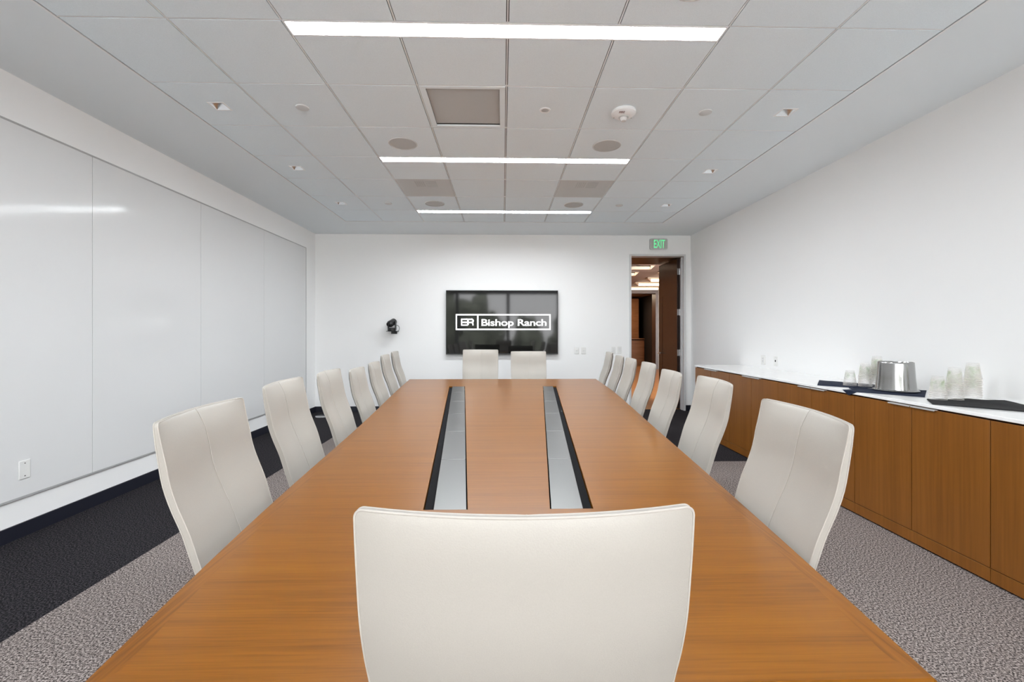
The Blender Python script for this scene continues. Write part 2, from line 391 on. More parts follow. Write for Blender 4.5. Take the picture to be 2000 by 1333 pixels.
for ri, y in enumerate(ys[1:-1], 1):
    segs = [(GX0, xs[2]), (xs[6], GX1)] if ri in LROW else [(GX0, GX1)]
    for a, b in segs:
        tee.box(a, b, y - .0028, y + .0028, ZC + .0015, ZC + .012); back.box(a, b, y - .007, y + .007, ZC + .0125, ZC + .022)
tee.build('tee_bars', M['tee'], ceil_o, smooth=False); back.build('grid_reveal', M['gap'], ceil_o, smooth=False)
fr = .012
trim = MB().box(GX0 - fr, GX0, GY0, GY1 + fr, ZC - .004, ZC + .002).box(GX1, GX1 + fr, GY0, GY1 + fr, ZC - .004, ZC + .002).box(GX0, GX1, GY1, GY1 + fr, ZC - .004, ZC + .002)
struct(trim.build('trim_1', M['tee'], smooth=False))

# linear lights
names = {0: None, 3: None, 6: 'nearest the camera in view', 9: 'middle of the three in view', 12: 'nearest the television wall'}
for ri in LROW:
    y = ys[ri]; x0_, x1_ = xs[2], xs[6]
    lab = 'long recessed linear ceiling light, ' + (names[ri] or ('above the window end of the table' if ri == 3 else 'beside the window wall behind the camera'))
    t = thing('linear_ceiling_light', lab, 'ceiling light', ((x0_ + x1_) / 2, y + LW / 2, ZC), 'linear ceiling lights')
    e = .011
    f = MB().box(x0_, x1_, y, y + e, ZC - .001, ZC + .05).box(x0_, x1_, y + LW - e, y + LW, ZC - .001, ZC + .05)
    f.box(x0_, x0_ + e, y + e, y + LW - e, ZC - .001, ZC + .05).box(x1_ - e, x1_, y + e, y + LW - e, ZC - .001, ZC + .05)
    f.build('light_frame', M['white'], t, smooth=False)
    df = MB().box(x0_ + e, x1_ - e, y + e, y + LW - e, ZC + .012, ZC + .02).build('diffuser', M['white'], t, smooth=False)
    df.data.materials.append(M['lamp' if ri > 3 else 'lampdim'])          # only the face towards the room gives light
    for p in df.data.polygons:
        if p.normal.z < -.5: p.material_index = 1

# square recessed downlights
dl_lab = {(0, 7): 'near the whiteboard side, closest to the camera', (0, 9): 'on the whiteboard side, middle of its row', (0, 11): 'on the whiteboard side, closest to the far wall',
          (7, 7): 'near the credenza side, closest to the camera', (7, 9): 'on the credenza side, middle of its row', (7, 11): 'on the credenza side, closest to the far wall'}
for ci, ri in DL:
    mx, my = (-2.105 if ci == 0 else 2.165), (ys[ri] + ys[ri + 1]) / 2
    t = thing('recessed_downlight', 'square recessed ceiling downlight with faceted reflector, ' + dl_lab[(ci, ri)], 'downlight', (mx, my, ZC), 'square downlights')
    o_, i_ = .060, .051
    f = MB()
    f.box(mx - o_, mx - i_, my - o_, my + o_, ZC - .003, ZC).box(mx + i_, mx + o_, my - o_, my + o_, ZC - .003, ZC)
    f.box(mx - i_, mx + i_, my - o_, my - i_, ZC - .003, ZC).box(mx - i_, mx + i_, my + i_, my + o_, ZC - .003, ZC)
    f.build('trim_ring', M['white'], t, smooth=False)
    r = MB(); h = .062; k = .020; z0 = ZC - .001; z1 = ZC + h
    A = [(mx - i_, my - i_), (mx + i_, my - i_), (mx + i_, my + i_), (mx - i_, my + i_)]; B = [(mx - k, my - k), (mx + k, my - k), (mx + k, my + k), (mx - k, my + k)]
    for q in range(4):
        q2 = (q + 1) % 4; r.quad((*A[q], z0), (*A[q2], z0), (*B[q2], z1), (*B[q], z1))
    r.build('faceted_reflector', M['reflector'], t, smooth=False, fix=False)
    MB().box(mx - k, mx + k, my - k, my + k, z1, z1 + .004).build('lamp_aperture', M['black'], t, smooth=False)

# return grille and diffusers
a, b, c, d = xs[3] + .008, xs[4] - .008, ys[7] + .005, ys[8] - .005
t = thing('return_air_grille', 'large square grey return air grille in the ceiling near the camera', 'vent', ((a + b) / 2, (c + d) / 2, ZC))
e = .040
MB().box(a, a + e, c, d, ZC - .002, ZC + .012).box(b - e, b, c, d, ZC - .002, ZC + .012).box(a + e, b - e, c, c + e * .7, ZC - .002, ZC + .012).box(a + e, b - e, d - e * .7, d, ZC - .002, ZC + .012).build('grille_frame', M['ceil'], t, smooth=False)
MB().box(a + e, b - e, c + e * .7, d - e * .7, ZC + .020, ZC + .026).build('grille_face', M['grille'], t, smooth=False)
MB().box(a + e + .012, a + e + .085, c + e * .7 + .006, c + e * .7 + .014, ZC + .010, ZC + .022).build('latch', M['white'], t, smooth=False, bevel=.002)
for (ci, ri), lab in zip(DIFF, ('left of the ceiling centre line', 'right of the ceiling centre line')):
    a, b, c, d = xs[ci] + .007, xs[ci + 1] - .007, ys[ri - 6 + 6] + .005, ys[ri + 1] - .005
    t = thing('supply_air_diffuser', 'square grey perforated ceiling diffuser ' + lab, 'vent', ((a + b) / 2, (c + d) / 2, ZC), 'perforated diffusers')
    MB().box(a, b, c, d, ZC + .002, ZC + .012).build('perforated_face', M['diffuser'], t, smooth=False)
    s = MB(); mx = (a + b) / 2
    for k in range(5): s.box(mx - .10 + k * .022, mx - .088 + k * .022, c + .06, c + .24, ZC + .0005, ZC + .002)
    for k in range(7): s.box(mx + .02, mx + .14, c + .06 + k * .028, c + .076 + k * .028, ZC + .0005, ZC + .002)
    s.build('deflector_blades', M['grille'], t, smooth=False)

def disc(name, label, cat, x, y, r, drop, mat, group=None, rim=None, rimmat=None):
    t = thing(name, label, cat, (x, y, ZC), group)
    MB().lathe([(0, ZC - drop), (r * .9, ZC - drop), (r * .97, ZC - drop * .8), (r, ZC)], (x, y, 0), 40).build('cover', mat, t)
    if rim: MB().lathe([(r, ZC), (r + .001, ZC - drop * 1.2), (r + rim, ZC - drop), (r + rim + .002, ZC)], (x, y, 0), 40).build('rim', rimmat, t)
    return t
for x, y, lab in [(-.89, 3.91, 'left of centre in front of the middle light'), (.938, 3.914, 'right of centre in front of the middle light'), (-.888, 5.72, 'left of centre in front of the farthest light'),
                  (.936, 5.735, 'right of centre in front of the farthest light'), (.94, 2.07, 'right of centre at the top edge of the photo')]:
    disc('ceiling_speaker', 'round grey ceiling speaker grille ' + lab, 'speaker', x, y, .118, .004, M['speaker'], 'ceiling speakers', .008, M['coverplate'])
for x, y, lab in [(-1.497, 3.293, 'left side, nearest the camera'), (1.549, 3.298, 'right side, nearest the camera'), (-1.492, 5.72, 'left side, far end'), (1.545, 5.745, 'right side, far end')]:
    disc('sprinkler_cover', 'small round white sprinkler cover on ceiling, ' + lab, 'sprinkler', x, y, .048, .008, M['coverplate'], 'sprinkler covers')
t = disc('ceiling_microphone', 'tiny round sensor with grey centre on the ceiling left of the fire detector', 'sensor', .32, 3.294, .028, .005, M['speaker'], None, .012, M['white'])
# fire detector
fx, fy = .92, 3.30
t = thing('fire_detector', 'white domed fire detector with clear strobe and red FIRE lettering', 'smoke detector', (fx, fy, ZC))
MB().lathe([(.088, ZC), (.092, ZC - .008), (.090, ZC - .022), (.070, ZC - .036), (.042, ZC - .044), (0, ZC - .045)], (fx, fy, 0), 40).build('body', M['white'], t)
MB().lathe([(.036, ZC - .043), (.036, ZC - .048), (.030, ZC - .052)], (fx, fy, 0), 32).build('collar', M['speaker'], t)
MB().lathe([(.028, ZC - .046), (.027, ZC - .062), (.018, ZC - .074), (0, ZC - .077)], (fx, fy, 0), 12).build('strobe_lens', M['clearlens'], t)
ca, sa = math.cos(R(12)), math.sin(R(12))
lt = lettering('FIRE', (fx - .050, fy - .052, ZC - .0425), (ca, sa * -.0 - .10, .0), (0, -1, .28), .042, .020, .02)
lt.build('lettering', M['fire'], t, smooth=False, fix=False)
for q in (-1, 1):
    MB().lathe([(.004, 0), (.004, .002), (0, .002)], (fx + q * .066, fy + .03, ZC - .038), 10).build('screw', M['speaker'], t)

# ------------------------------------------------------------------ whiteboards
bz0, bz1 = .262, 2.735
edges = [-.199, 1.018, 2.235, 3.451, 4.667, 5.884, 7.120]
wl = ['behind the camera end of the table', 'beside the camera', 'nearest in view, bearing a blank plate', 'second from the photo edge', 'third from the photo edge', 'farthest, next to the far wall']
for i, (a, b) in enumerate(zip(edges, edges[1:])):
    t = thing('whiteboard_panel', 'tall glossy glass whiteboard panel on left wall, ' + wl[i], 'whiteboard', (XL, (a + b) / 2, bz0), 'glass whiteboard panels')
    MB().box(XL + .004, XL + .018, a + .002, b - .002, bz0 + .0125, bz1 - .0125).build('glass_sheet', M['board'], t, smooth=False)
    for q0, q1 in ((bz0, bz0 + .012), (bz1 - .012, bz1)):
        MB().box(XL + .003, XL + .020, a + .0005, b - .0005, q0, q1).build('edge_channel', M['boardtrim'], t, smooth=False)
    if i == len(wl) - 1: MB().box(XL + .003, XL + .020, b, b + .012, bz0, bz1).build('end_channel', M['boardtrim'], t, smooth=False)

# wall plates:   axis of the wall, kind of insert
def plate(label, pos, wall, kind, w=.074, h=.118):
    x, y, z = pos
    t = thing('wall_plate', label, 'outlet' if kind == 'outlet' else 'wall plate', pos, None)
    def bx(u0, u1, z0, z1, d0, d1):
        if wall == 'far': return MB().box(x + u0, x + u1, y - d1, y - d0, z + z0, z + z1)
        if wall == 'right': return MB().box(x - d1, x - d0, y + u0, y + u1, z + z0, z + z1)
        return MB().box(x + d0, x + d1, y + u0, y + u1, z + z0, z + z1)
    bx(-w / 2, w / 2, -h / 2, h / 2, 0, .007).build('cover', M['offwhite'], t, bevel=.003)
    if kind in ('outlet', 'switch'):
        bx(-.017, .017, -.034, .034, .007, .0095).build('insert', M['plategrey'], t, bevel=.001)
    if kind == 'outlet':
        s = MB()
        for q in (-.019, .013):
            for u in (-.007, .005):
                m_ = bx(u, u + .002, q, q + .009, .0095, .0101); n = len(s.v); s.v += m_.v; s.f += [[i + n for i in f] for f in m_.f]
        s.build('slots', M['black'], t, smooth=False)
    if kind == 'jack':
        bx(-.011, .009, -.010, .012, .007, .0085).build('jack', M['black'], t, bevel=.002)
    if kind == 'data':
        bx(-.011, .011, -.012, .012, .007, .011).build('insert', M['plategrey'], t, bevel=.002)
        bx(-.004, .004, -.004, .004, .011, .0116).build('port', M['frame'], t)
    if kind in ('blank', 'jack', 'data'):
        for q in (-.042, .042):
            bx(-.003, .003, q - .003, q + .003, .007, .0082).build('screw', M['frame'] if kind != 'blank' else M['black'], t)
plate('blank white cover plate with two screws low on the nearest whiteboard', (XL + .018, 2.967, .449), 'left', 'blank', .070, .122)
plate('white wall plate on the far wall, left one of the pair by the television', (1.277, YF, 1.048), 'far', 'data', .078)
plate('white wall plate on the far wall, right one of the pair by the television', (1.401, YF, 1.048), 'far', 'data', .078)
plate('white switch plate on the far wall, left of the two beside the doorway', (1.918, YF, 1.055), 'far', 'switch', .070)
plate('white switch plate on the far wall, right of the two beside the doorway', (2.022, YF, 1.057), 'far', 'switch', .074)
plate('white power outlet on the right wall above the credenza, nearer the door', (XR, 5.40, 1.018), 'right', 'outlet', .085)
plate('white wall plate with black jack above the credenza, nearer the camera', (XR, 5.15, 1.018), 'right', 'jack')

# ------------------------------------------------------------------ television
t = thing('television', 'large black wall-mounted television showing a white boxed logo', 'television', (-.01, YF, .98))
tx0, tx1, tz0, tz1, ty = -.966, .948, .986, 2.080, 7.452
MB().box(tx0 + .2, tx1 - .2, ty + .03, YF, tz0 + .2, tz1 - .2).build('mount', M['black'], t)
MB().box(tx0, tx1, ty, ty + .032, tz0, tz1).build('cabinet', M['black'], t, bevel=.003)
e = .009
MB().box(tx0 + e, tx1 - e, ty - .0016, ty, tz0 + e * 2, tz1 - e).build('screen', M['screen'], t, smooth=False)
bz = MB().box(tx0, tx0 + e, ty - .003, ty, tz0, tz1).box(tx1 - e, tx1, ty - .003, ty, tz0, tz1).box(tx0 + e, tx1 - e, ty - .003, ty, tz1 - e, tz1).box(tx0 + e, tx1 - e, ty - .003, ty, tz0, tz0 + 2 * e)
bz.build('bezel', M['black'], t, smooth=False)
sc_ = ty / 851.5
def tvx(px): return (px - 1000) * sc_ + .02138 * ty
def tvz(py): return 1.36 - (py - 649.8) * sc_
lo = MB(); yy = (ty - .0026, ty - .0016); k = 2.4 * sc_
bx0, bx1, bz0_, bz1_ = tvx(890.4), tvx(1075.5), tvz(645), tvz(614)
lo.box(bx0, bx1, *yy, bz1_ - k, bz1_).box(bx0, bx1, *yy, bz0_, bz0_ + k).box(bx0, bx0 + k, *yy, bz0_ + k, bz1_ - k).box(bx1 - k, bx1, *yy, bz0_ + k, bz1_ - k)
lo.box(tvx(932), tvx(934.6), *yy, bz0_ + k, bz1_ - k)
lo.build('logo_box', M['logo'], t, smooth=False)
lettering('Bishop Ranch', (tvx(940.6), ty - .0022, tvz(636.6)), (1, 0, 0), (0, 0, 1), tvx(1067.4) - tvx(940.6), 13.6 * sc_, .013, .97, capfrom=.729 + .014).build('logo_lettering', M['logo'], t, smooth=False, fix=False)
# monogram: B and R drawn with shared strokes
mg = MB(); gx0, gx1, gz0, gz1 = tvx(900.6), tvx(925.4), tvz(636.6), tvz(623); sw = 2.3 * sc_; hh = (gz1 - gz0); mid = gz0 + hh * .47
gw = gx1 - gx0; bR = gx0 + gw * .55
def stroke(pts):
    for (xa, za), (xb, zb) in zip(pts, pts[1:]):
        d_ = Vector((xb - xa, zb - za)); L_ = d_.length
        if L_ < 1e-6: continue
        d_ /= L_; n_ = Vector((-d_.y, d_.x)) * sw / 2; ex = d_ * sw * .25
        A_, B_ = Vector((xa, za)) - ex, Vector((xb, zb)) + ex
        mg.quad(*[(p.x, ty - .0022, p.y) for p in (A_ - n_, B_ - n_, B_ + n_, A_ + n_)])
h2 = sw / 2
def arc(cx, cz, rx, rz, a0, a1, n=8): return [(cx + rx * math.cos(R(lerp(a0, a1, i / n))), cz + rz * math.sin(R(lerp(a0, a1, i / n)))) for i in range(n + 1)]
stroke([(gx0 + h2, gz0 + h2), (gx0 + h2, gz1 - h2)])
qr = (gz1 - h2 - mid) / 2; qb = (mid - gz0 - h2) / 2
stroke([(gx0 + h2, gz1 - h2)] + arc(bR - qr, gz1 - h2 - qr, qr, qr, 90, -90) + [(gx0 + h2, mid)])
stroke([(gx0 + h2, mid)] + arc(bR - qb, mid - qb, qb * 1.1, qb, 90, -90) + [(gx0 + h2, gz0 + h2)])
stroke([(bR - qr, gz1 - h2)] + arc(gx1 - h2 - qr, gz1 - h2 - qr, qr, qr, 90, -90) + [(bR + gw * .04, mid)])
stroke([(gx1 - h2 - qr, mid)] + arc(gx1 - h2 * 1.6 - qb, mid - qb, qb, qb, 90, 0) + [(gx1 - h2 * 1.2, gz0 + h2)])
mg.build('monogram', M['logo'], t, smooth=False, fix=False)

# ------------------------------------------------------------------ conference camera on its wall shelf
cx_, cy_, cz_ = -1.86, YF - .12, 1.385
t = thing('conference_camera', 'small black pan-tilt camera on a wall shelf left of the television', 'camera', (cx_, YF, cz_))
sh = MB().box(cx_ - .085, cx_ + .085, YF - .20, YF, cz_ - .008, cz_).box(cx_ - .05, cx_ + .05, YF - .006, YF, cz_ - .05, cz_ - .008)
sh.build('shelf_bracket', M['black'], t, bevel=.003)
MB().lathe([(0, cz_), (.066, cz_), (.070, cz_ + .012), (.066, cz_ + .045), (.05, cz_ + .055), (0, cz_ + .056)], (cx_ - .01, cy_, 0), 32).build('base', M['black'], t)
MB().box(cx_ + .045, cx_ + .062, cy_ - .035, cy_ + .035, cz_ + .02, cz_ + .165).build('yoke_arm', M['black'], t, bevel=.006)
MB().box(cx_ - .075, cx_ - .060, cy_ - .03, cy_ + .03, cz_ + .03, cz_ + .14).build('yoke_arm', M['black'], t, bevel=.006)
hd = MB().lathe([(0, -.075), (.05, -.075), (.056, -.065), (.056, .05), (.048, .06), (.044, .082), (.036, .086), (.034, .074), (0, .074)], n=28, axis='X')
mt = Matrix.Translation((cx_ - .012, cy_, cz_ + .135)) @ Matrix.Rotation(R(-118), 4, 'Z') @ Matrix.Rotation(R(24), 4, 'Y')
hd.xf(mt).build('camera_head', M['black'], t)
MB().lathe([(0, .080), (.015, .079), (.030, .074)], n=20, axis='X').xf(mt).build('lens', M['screen'], t)
MB().tube([(cx_ + .05, cy_, cz_ + .09)] + [(cx_ + .068 + .045 * math.sin(R(a_)), cy_ + .02, cz_ + .045 + .052 * math.cos(R(a_))) for a_ in range(-10, 181, 15)] + [(cx_ + .02, cy_ + .03, cz_ - .004)], .004).build('cable', M['black'], t)

# ------------------------------------------------------------------ exit sign
t = thing('exit_sign', 'wall-mounted exit sign with green lettering above the doorway', 'sign', (2.70, YF, 2.80))
ex0, ex1, ez0, ez1 = 2.545, 2.855, 2.795, 2.990
def rrect(x0, x1, z0, z1, r, n=5):
    P = []
    for cx, cz, a in ((x1 - r, z0 + r, -90), (x1 - r, z1 - r, 0), (x0 + r, z1 - r, 90), (x0 + r, z0 + r, 180)):
        for i in range(n + 1): P.append((cx + r * math.cos(R(a + 90 * i / n)), cz + r * math.sin(R(a + 90 * i / n))))
    return P
pr = MB().prism(rrect(ex0, ex1, ez0, ez1, .03), 0, .035); pr.v = [(x, YF - z, y) for x, y, z in pr.v]
pr.build('housing', M['frame'], t, bevel=.004)
pr = MB().prism(rrect(ex0 + .012, ex1 - .012, ez0 + .012, ez1 - .012, .022), .034, .038); pr.v = [(x, YF - z, y) for x, y, z in pr.v]
pr.build('face', M['exitface'], t, smooth=False)
lettering('EXIT', (2.612, YF - .0392, 2.822), (1, 0, 0), (0, 0, 1), .195, .140, .012, .95).build('lettering', M['exitgreen'], t, smooth=False, fix=False)

# ------------------------------------------------------------------ door frame, door leaf
fw = .034
jm = MB().box(DX0, DX0 + fw, YF - .015, YF + T + .01, 0, DZ).box(DX1 - fw, DX1, YF - .015, YF + T + .01, 0, DZ).box(DX0 + fw, DX1 - fw, YF - .015, YF + T + .01, DZ - fw, DZ)
jm.box(DX0 + fw, DX0 + fw + .014, YF + .06, YF + .085, 0, DZ - fw).box(DX1 - fw - .014, DX1 - fw, YF + .06, YF + .085, 0, DZ - fw)
struct(jm.build('trim_2', M['frame'], bevel=.002), 'grey metal door frame', 'door frame')
dr = bpy.data.objects.new('door_1', None); COL.objects.link(dr); struct(dr, 'dark walnut door standing open into the lobby', 'door')
hx, hy = DX1 - fw - .004, YF + T + .020
dr.location = (hx, hy, 0)
lw_ = .900; lt_ = .045
MB().box(hx - lt_, hx, hy, hy + lw_, .008, DZ - fw - .006).build('door_leaf', M['doorwood'], dr, bevel=.0015)
MB().box(hx - lt_ - .0012, hx - lt_, hy + lw_ - .20, hy + lw_ - .188, .62, 2.05).build('inlay_strip', M['matteblack'], dr, smooth=False)
for z in (.30, 1.00, 1.72, 2.44):
    hm = MB().box(hx - .044, hx - .001, hy - .003, hy, z - .055, z + .055).lathe([(0, z - .058), (.007, z - .058), (.007, z + .058), (0, z + .058)], (hx + .003, hy - .004, 0), 12)
    hm.build('hinge', M['satin'], dr)
lv = MB().lathe([(0, -.006), (.026, -.006), (.026, 0)], (hx - lt_, hy + lw_ - .07, .955), 20, 'X').tube([(hx - lt_, hy + lw_ - .07, .955), (hx - lt_ - .05, hy + lw_ - .07, .955), (hx - lt_ - .056, hy + lw_ - .085, .955), (hx - lt_ - .056, hy + lw_ - .19, .955)], .009)
lv.build('lever_handle', M['satin'], dr)

# ------------------------------------------------------------------ lobby beyond the doorway
HZ = 3.02
struct(MB().box(1.2, 12, YF + T, 22, -.12, 0).build('floor.001', M['hallfloor'], smooth=False), 'wood lobby floor', 'floor')
struct(MB().box(1.2, 12, YF + T + .86, 22, HZ, HZ + .1).box(3.4, 12, YF + T - .02, YF + T + .86, HZ, HZ + .1).build('ceiling.001', M['plank'], smooth=False), 'planked lobby ceiling', 'ceiling')
struct(MB().box(1.2, 2.0, YF + T, YF + T + .86, 0, HZ + .1).box(3.26, 3.4, YF + T, YF + T + .86, 0, HZ + .1).box(2.0, 3.26, YF + T, YF + T + .86, DZ - .02, HZ + .1).build('trim_3', M['darkwood'], smooth=False), 'dark wood portal lining', 'door surround')
struct(MB().box(1.1, 1.2, YF + T, 22, 0, HZ).build('wall_lobby_left', M['hallwood'], smooth=False))
struct(MB().box(11.9, 12, YF + T + .86, 22, 0, HZ).build('wall_lobby_right', M['cream'], smooth=False))
struct(MB().box(5.74, 11.9, 16.10, 16.20, 0, HZ).box(1.2, 3.6, 16.10, 16.20, 0, HZ).build('wall_lobby_cream', M['cream'], smooth=False))
struct(MB().box(5.64, 5.75, 15.95, 16.35, 0, 3.0).box(3.5, 3.61, 15.95, 16.35, 0, 3.0).box(3.61, 5.64, 15.95, 16.35, 2.80, 3.0).build('trim_4', M['darkwood'], smooth=False), 'dark wood portal across the lobby', 'door surround')
struct(MB().box(1.2, 12, 21.0, 21.1, 0, HZ).box(6.55, 6.65, 16.35, 21, 0, HZ).build('wall_lobby_dark', M['darkwall'], smooth=False))
tag(MB().box(3.0, 6.28, 20.0, 20.1, 0, 2.92).build('wall_panel', M['hallwood'], smooth=False), 'orange-brown wood wall panel seen deep through the doorway', 'wall panel')
t = thing('reception_counter', 'low wooden counter with a dark slot, seen through the doorway', 'counter', (4.9, 18.3, 0))
MB().box(3.9, 5.885, 18.0, 18.7, 0, 1.03).build('body', M['hallwood'], t, smooth=False)
MB().box(3.92, 5.865, 17.995, 18.68, 1.03, 1.07).build('shadow_slot', M['matteblack'], t, smooth=False)
MB().box(3.88, 5.895, 17.98, 18.72, 1.07, 1.11).build('counter_top', M['hallwood'], t, smooth=False)
bars = [(1.6, 3.70, 10.57, 0, 'nearest the doorway, unlit'), (1.6, 3.68, 11.75, 0, 'second from the doorway, unlit'), (4.24, 7.5, 11.75, 0, 'unlit, starting beside the open door'), (4.34, 8, 13.05, 1, 'nearest of the lit ones'), (4.34, 8, 14.25, 1, 'middle of the lit ones'), (3.2, 5.70, 15.6, 1, 'farthest, lit above the dark portal')]
for a, b, y, lit, lab in bars:
    t = thing('lobby_light_bar', 'linear lobby ceiling light seen through the doorway, ' + lab, 'ceiling light', ((a + b) / 2, y, HZ), 'lobby light bars')
    MB().box(a, b, y - .10, y + .10, HZ - .035, HZ - .003).build('channel', M['darkwood'] if not lit else M['cream'], t, smooth=False)
    MB().box(a + .10, b - .10, y - .045, y + .045, HZ - .125, HZ - .045).build('diffuser', M['warm'] if lit else M['unlit'], t, bevel=.02)
    for x, s in ((a, 1), (b, -1)):
        en = MB(); n = 0; en.v += [(x, y - .06, HZ - .035), (x, y + .06, HZ - .035), (x + s * .11, y - .06, HZ - .13), (x + s * .11, y + .06, HZ - .13), (x + s * .11, y - .06, HZ - .035), (x + s * .11, y + .06, HZ - .035)]
        en.f += [[n, n + 1, n + 3, n + 2], [n, n + 2, n + 4], [n + 1, n + 5, n + 3], [n + 2, n + 3, n + 5, n + 4], [n, n + 4, n + 5, n + 1]]
        en.build('end_cap', M['cream'], t, smooth=False)

for x, y, p in ((4.6, 18.9, 45), (3.8, 11.2, 26)):      # unseen warm fill lights added to brighten the lobby
    ld = bpy.data.lights.new('lobby_fill', 'AREA'); ld.shape = 'DISK'; ld.size = 1.8; ld.energy = p; ld.color = (1, .80, .58)
    lo_ = bpy.data.objects.new('lobby_fill', ld); COL.objects.link(lo_); lo_.location = (x, y, HZ - .02)

# ------------------------------------------------------------------ conference table
LE = [(.765, -.742), (1.15, -.797), (1.69, -.853), (2.31, -.902), (2.83, -.945), (3.54, -1.016), (4.61, -1.130), (5.80, -1.238)]
RE = [(.765, .780), (1.15, .826), (1.67, .882), (2.22, .938), (2.68, .981), (3.49, 1.066), (4.56, 1.174), (5.80, 1.246)]
def smooth_tab(tab):
    out = []
    for i in range(61):
        y = lerp(.765, 5.80, i / 60); acc = 0; w_ = 0
        for k in range(-6, 7):
            yk = y + k * .09
            v = interp(tab, yk) if .765 <= yk <= 5.8 else interp(tab, min(max(yk, .765), 5.8)) + (yk - min(max(yk, .765), 5.8)) * (.13 if yk < 1 else .08) * (1 if tab is RE else -1)
            ww = 7 - abs(k); acc += v * ww; w_ += ww
        out.append((y, acc / w_))
    return out
LS, RS = smooth_tab(LE), smooth_tab(RE)
ZT = .74
TY0, TY1 = 1.528, 5.02
tl_o = lambda y: lerp(-.278, -.613, (y - 1.528) / 3.5); tl_i = lambda y: lerp(-.122, -.434, (y - 1.528) / 3.5)
tr_o = lambda y: lerp(.319, .616, (y - 1.528) / 3.5); tr_i = lambda y: lerp(.166, .464, (y - 1.528) / 3.5)
tbl = thing('conference_table', 'very long tapered wooden conference table with two metal cable troughs', 'table', (0, 3.27, 0))
BW = .050
rows = sorted(set([.765 + BW] + [lerp(.765 + BW, TY0, i / 6) for i in range(7)] + [lerp(TY0, TY1, i / 28) for i in range(29)] + [lerp(TY1, 5.80 - BW, i / 6) for i in range(7)]))
def solid_grid(cols_fn, rows, skip, z0, z1):
    mb = MB(); nC = len(cols_fn(rows[0])); idx = {}
    def vid(r, c, top):
        k = (r, c, top)
        if k not in idx: idx[k] = len(mb.v); mb.v.append((cols_fn(rows[r])[c], rows[r], z1 if top else z0))
        return idx[k]
    present = {(r, c) for r in range(len(rows) - 1) for c in range(nC - 1) if not skip(rows[r], rows[r + 1], c)}
    for r, c in present:
        mb.f.append([vid(r, c, 1), vid(r, c + 1, 1), vid(r + 1, c + 1, 1), vid(r + 1, c, 1)])
        mb.f.append([vid(r, c, 0), vid(r + 1, c, 0), vid(r + 1, c + 1, 0), vid(r, c + 1, 0)])
        for dr_, dc_, e_ in ((-1, 0, ((r, c), (r, c + 1))), (1, 0, ((r + 1, c), (r + 1, c + 1))), (0, -1, ((r, c), (r + 1, c))), (0, 1, ((r, c + 1), (r + 1, c + 1)))):
            if (r + dr_, c + dc_) not in present:
                (a1, b1), (a2, b2) = e_; mb.f.append([vid(a1, b1, 0), vid(a2, b2, 0), vid(a2, b2, 1), vid(a1, b1, 1)])
    return mb
top = solid_grid(lambda y: [interp(LS, y) + BW, tl_o(y), tl_i(y), tr_i(y), tr_o(y), interp(RS, y) - BW], rows,
                 lambda a, b, c: c in (1, 3) and a >= TY0 - 1e-6 and b <= TY1 + 1e-6, ZT - .036, ZT)
top.build('tabletop', M['table'], tbl, ang=30)
by = [.765 + (5.80 - .765) * i / 60 for i in range(61)]
bl = MB()
def band(side):
    mb = MB(); S_ = LS if side < 0 else RS
    for y in by:
        o = interp(S_, y); yi = min(max(y, .765 + BW), 5.80 - BW); i_ = interp(S_, yi) - side * BW
        mb.v += [(o, y, ZT - .006), (o - side * .006, y, ZT), (i_, yi, ZT), (i_, yi, ZT - .036), (o - side * .008, y, ZT - .036), (o, y, ZT - .030)]
    for i in range(len(by) - 1):
        for k in range(6): mb.f.append([i * 6 + k, i * 6 + (k + 1) % 6, (i + 1) * 6 + (k + 1) % 6, (i + 1) * 6 + k])
    for q in (0, len(by) - 1): mb.f.append([q * 6 + k for k in range(6)])
    return mb
band(-1).build('edge_band', M['tableband'], tbl, ang=18); band(1).build('edge_band', M['tableband'], tbl, ang=18)
for y_o, s_ in ((.765, 1), (5.80, -1)):
    yi = y_o + s_ * BW; a, b = interp(LS, y_o), interp(RS, y_o); a2, b2 = interp(LS, yi) + BW, interp(RS, yi) - BW
    m_ = MB(); P = [(a + .006, y_o), (b - .006, y_o), (b2, yi), (a2, yi)]
    if s_ < 0: P = P[::-1]
    m_.prism(P, ZT - .036, ZT); m_.build('end_band', M['table'], tbl, smooth=False)
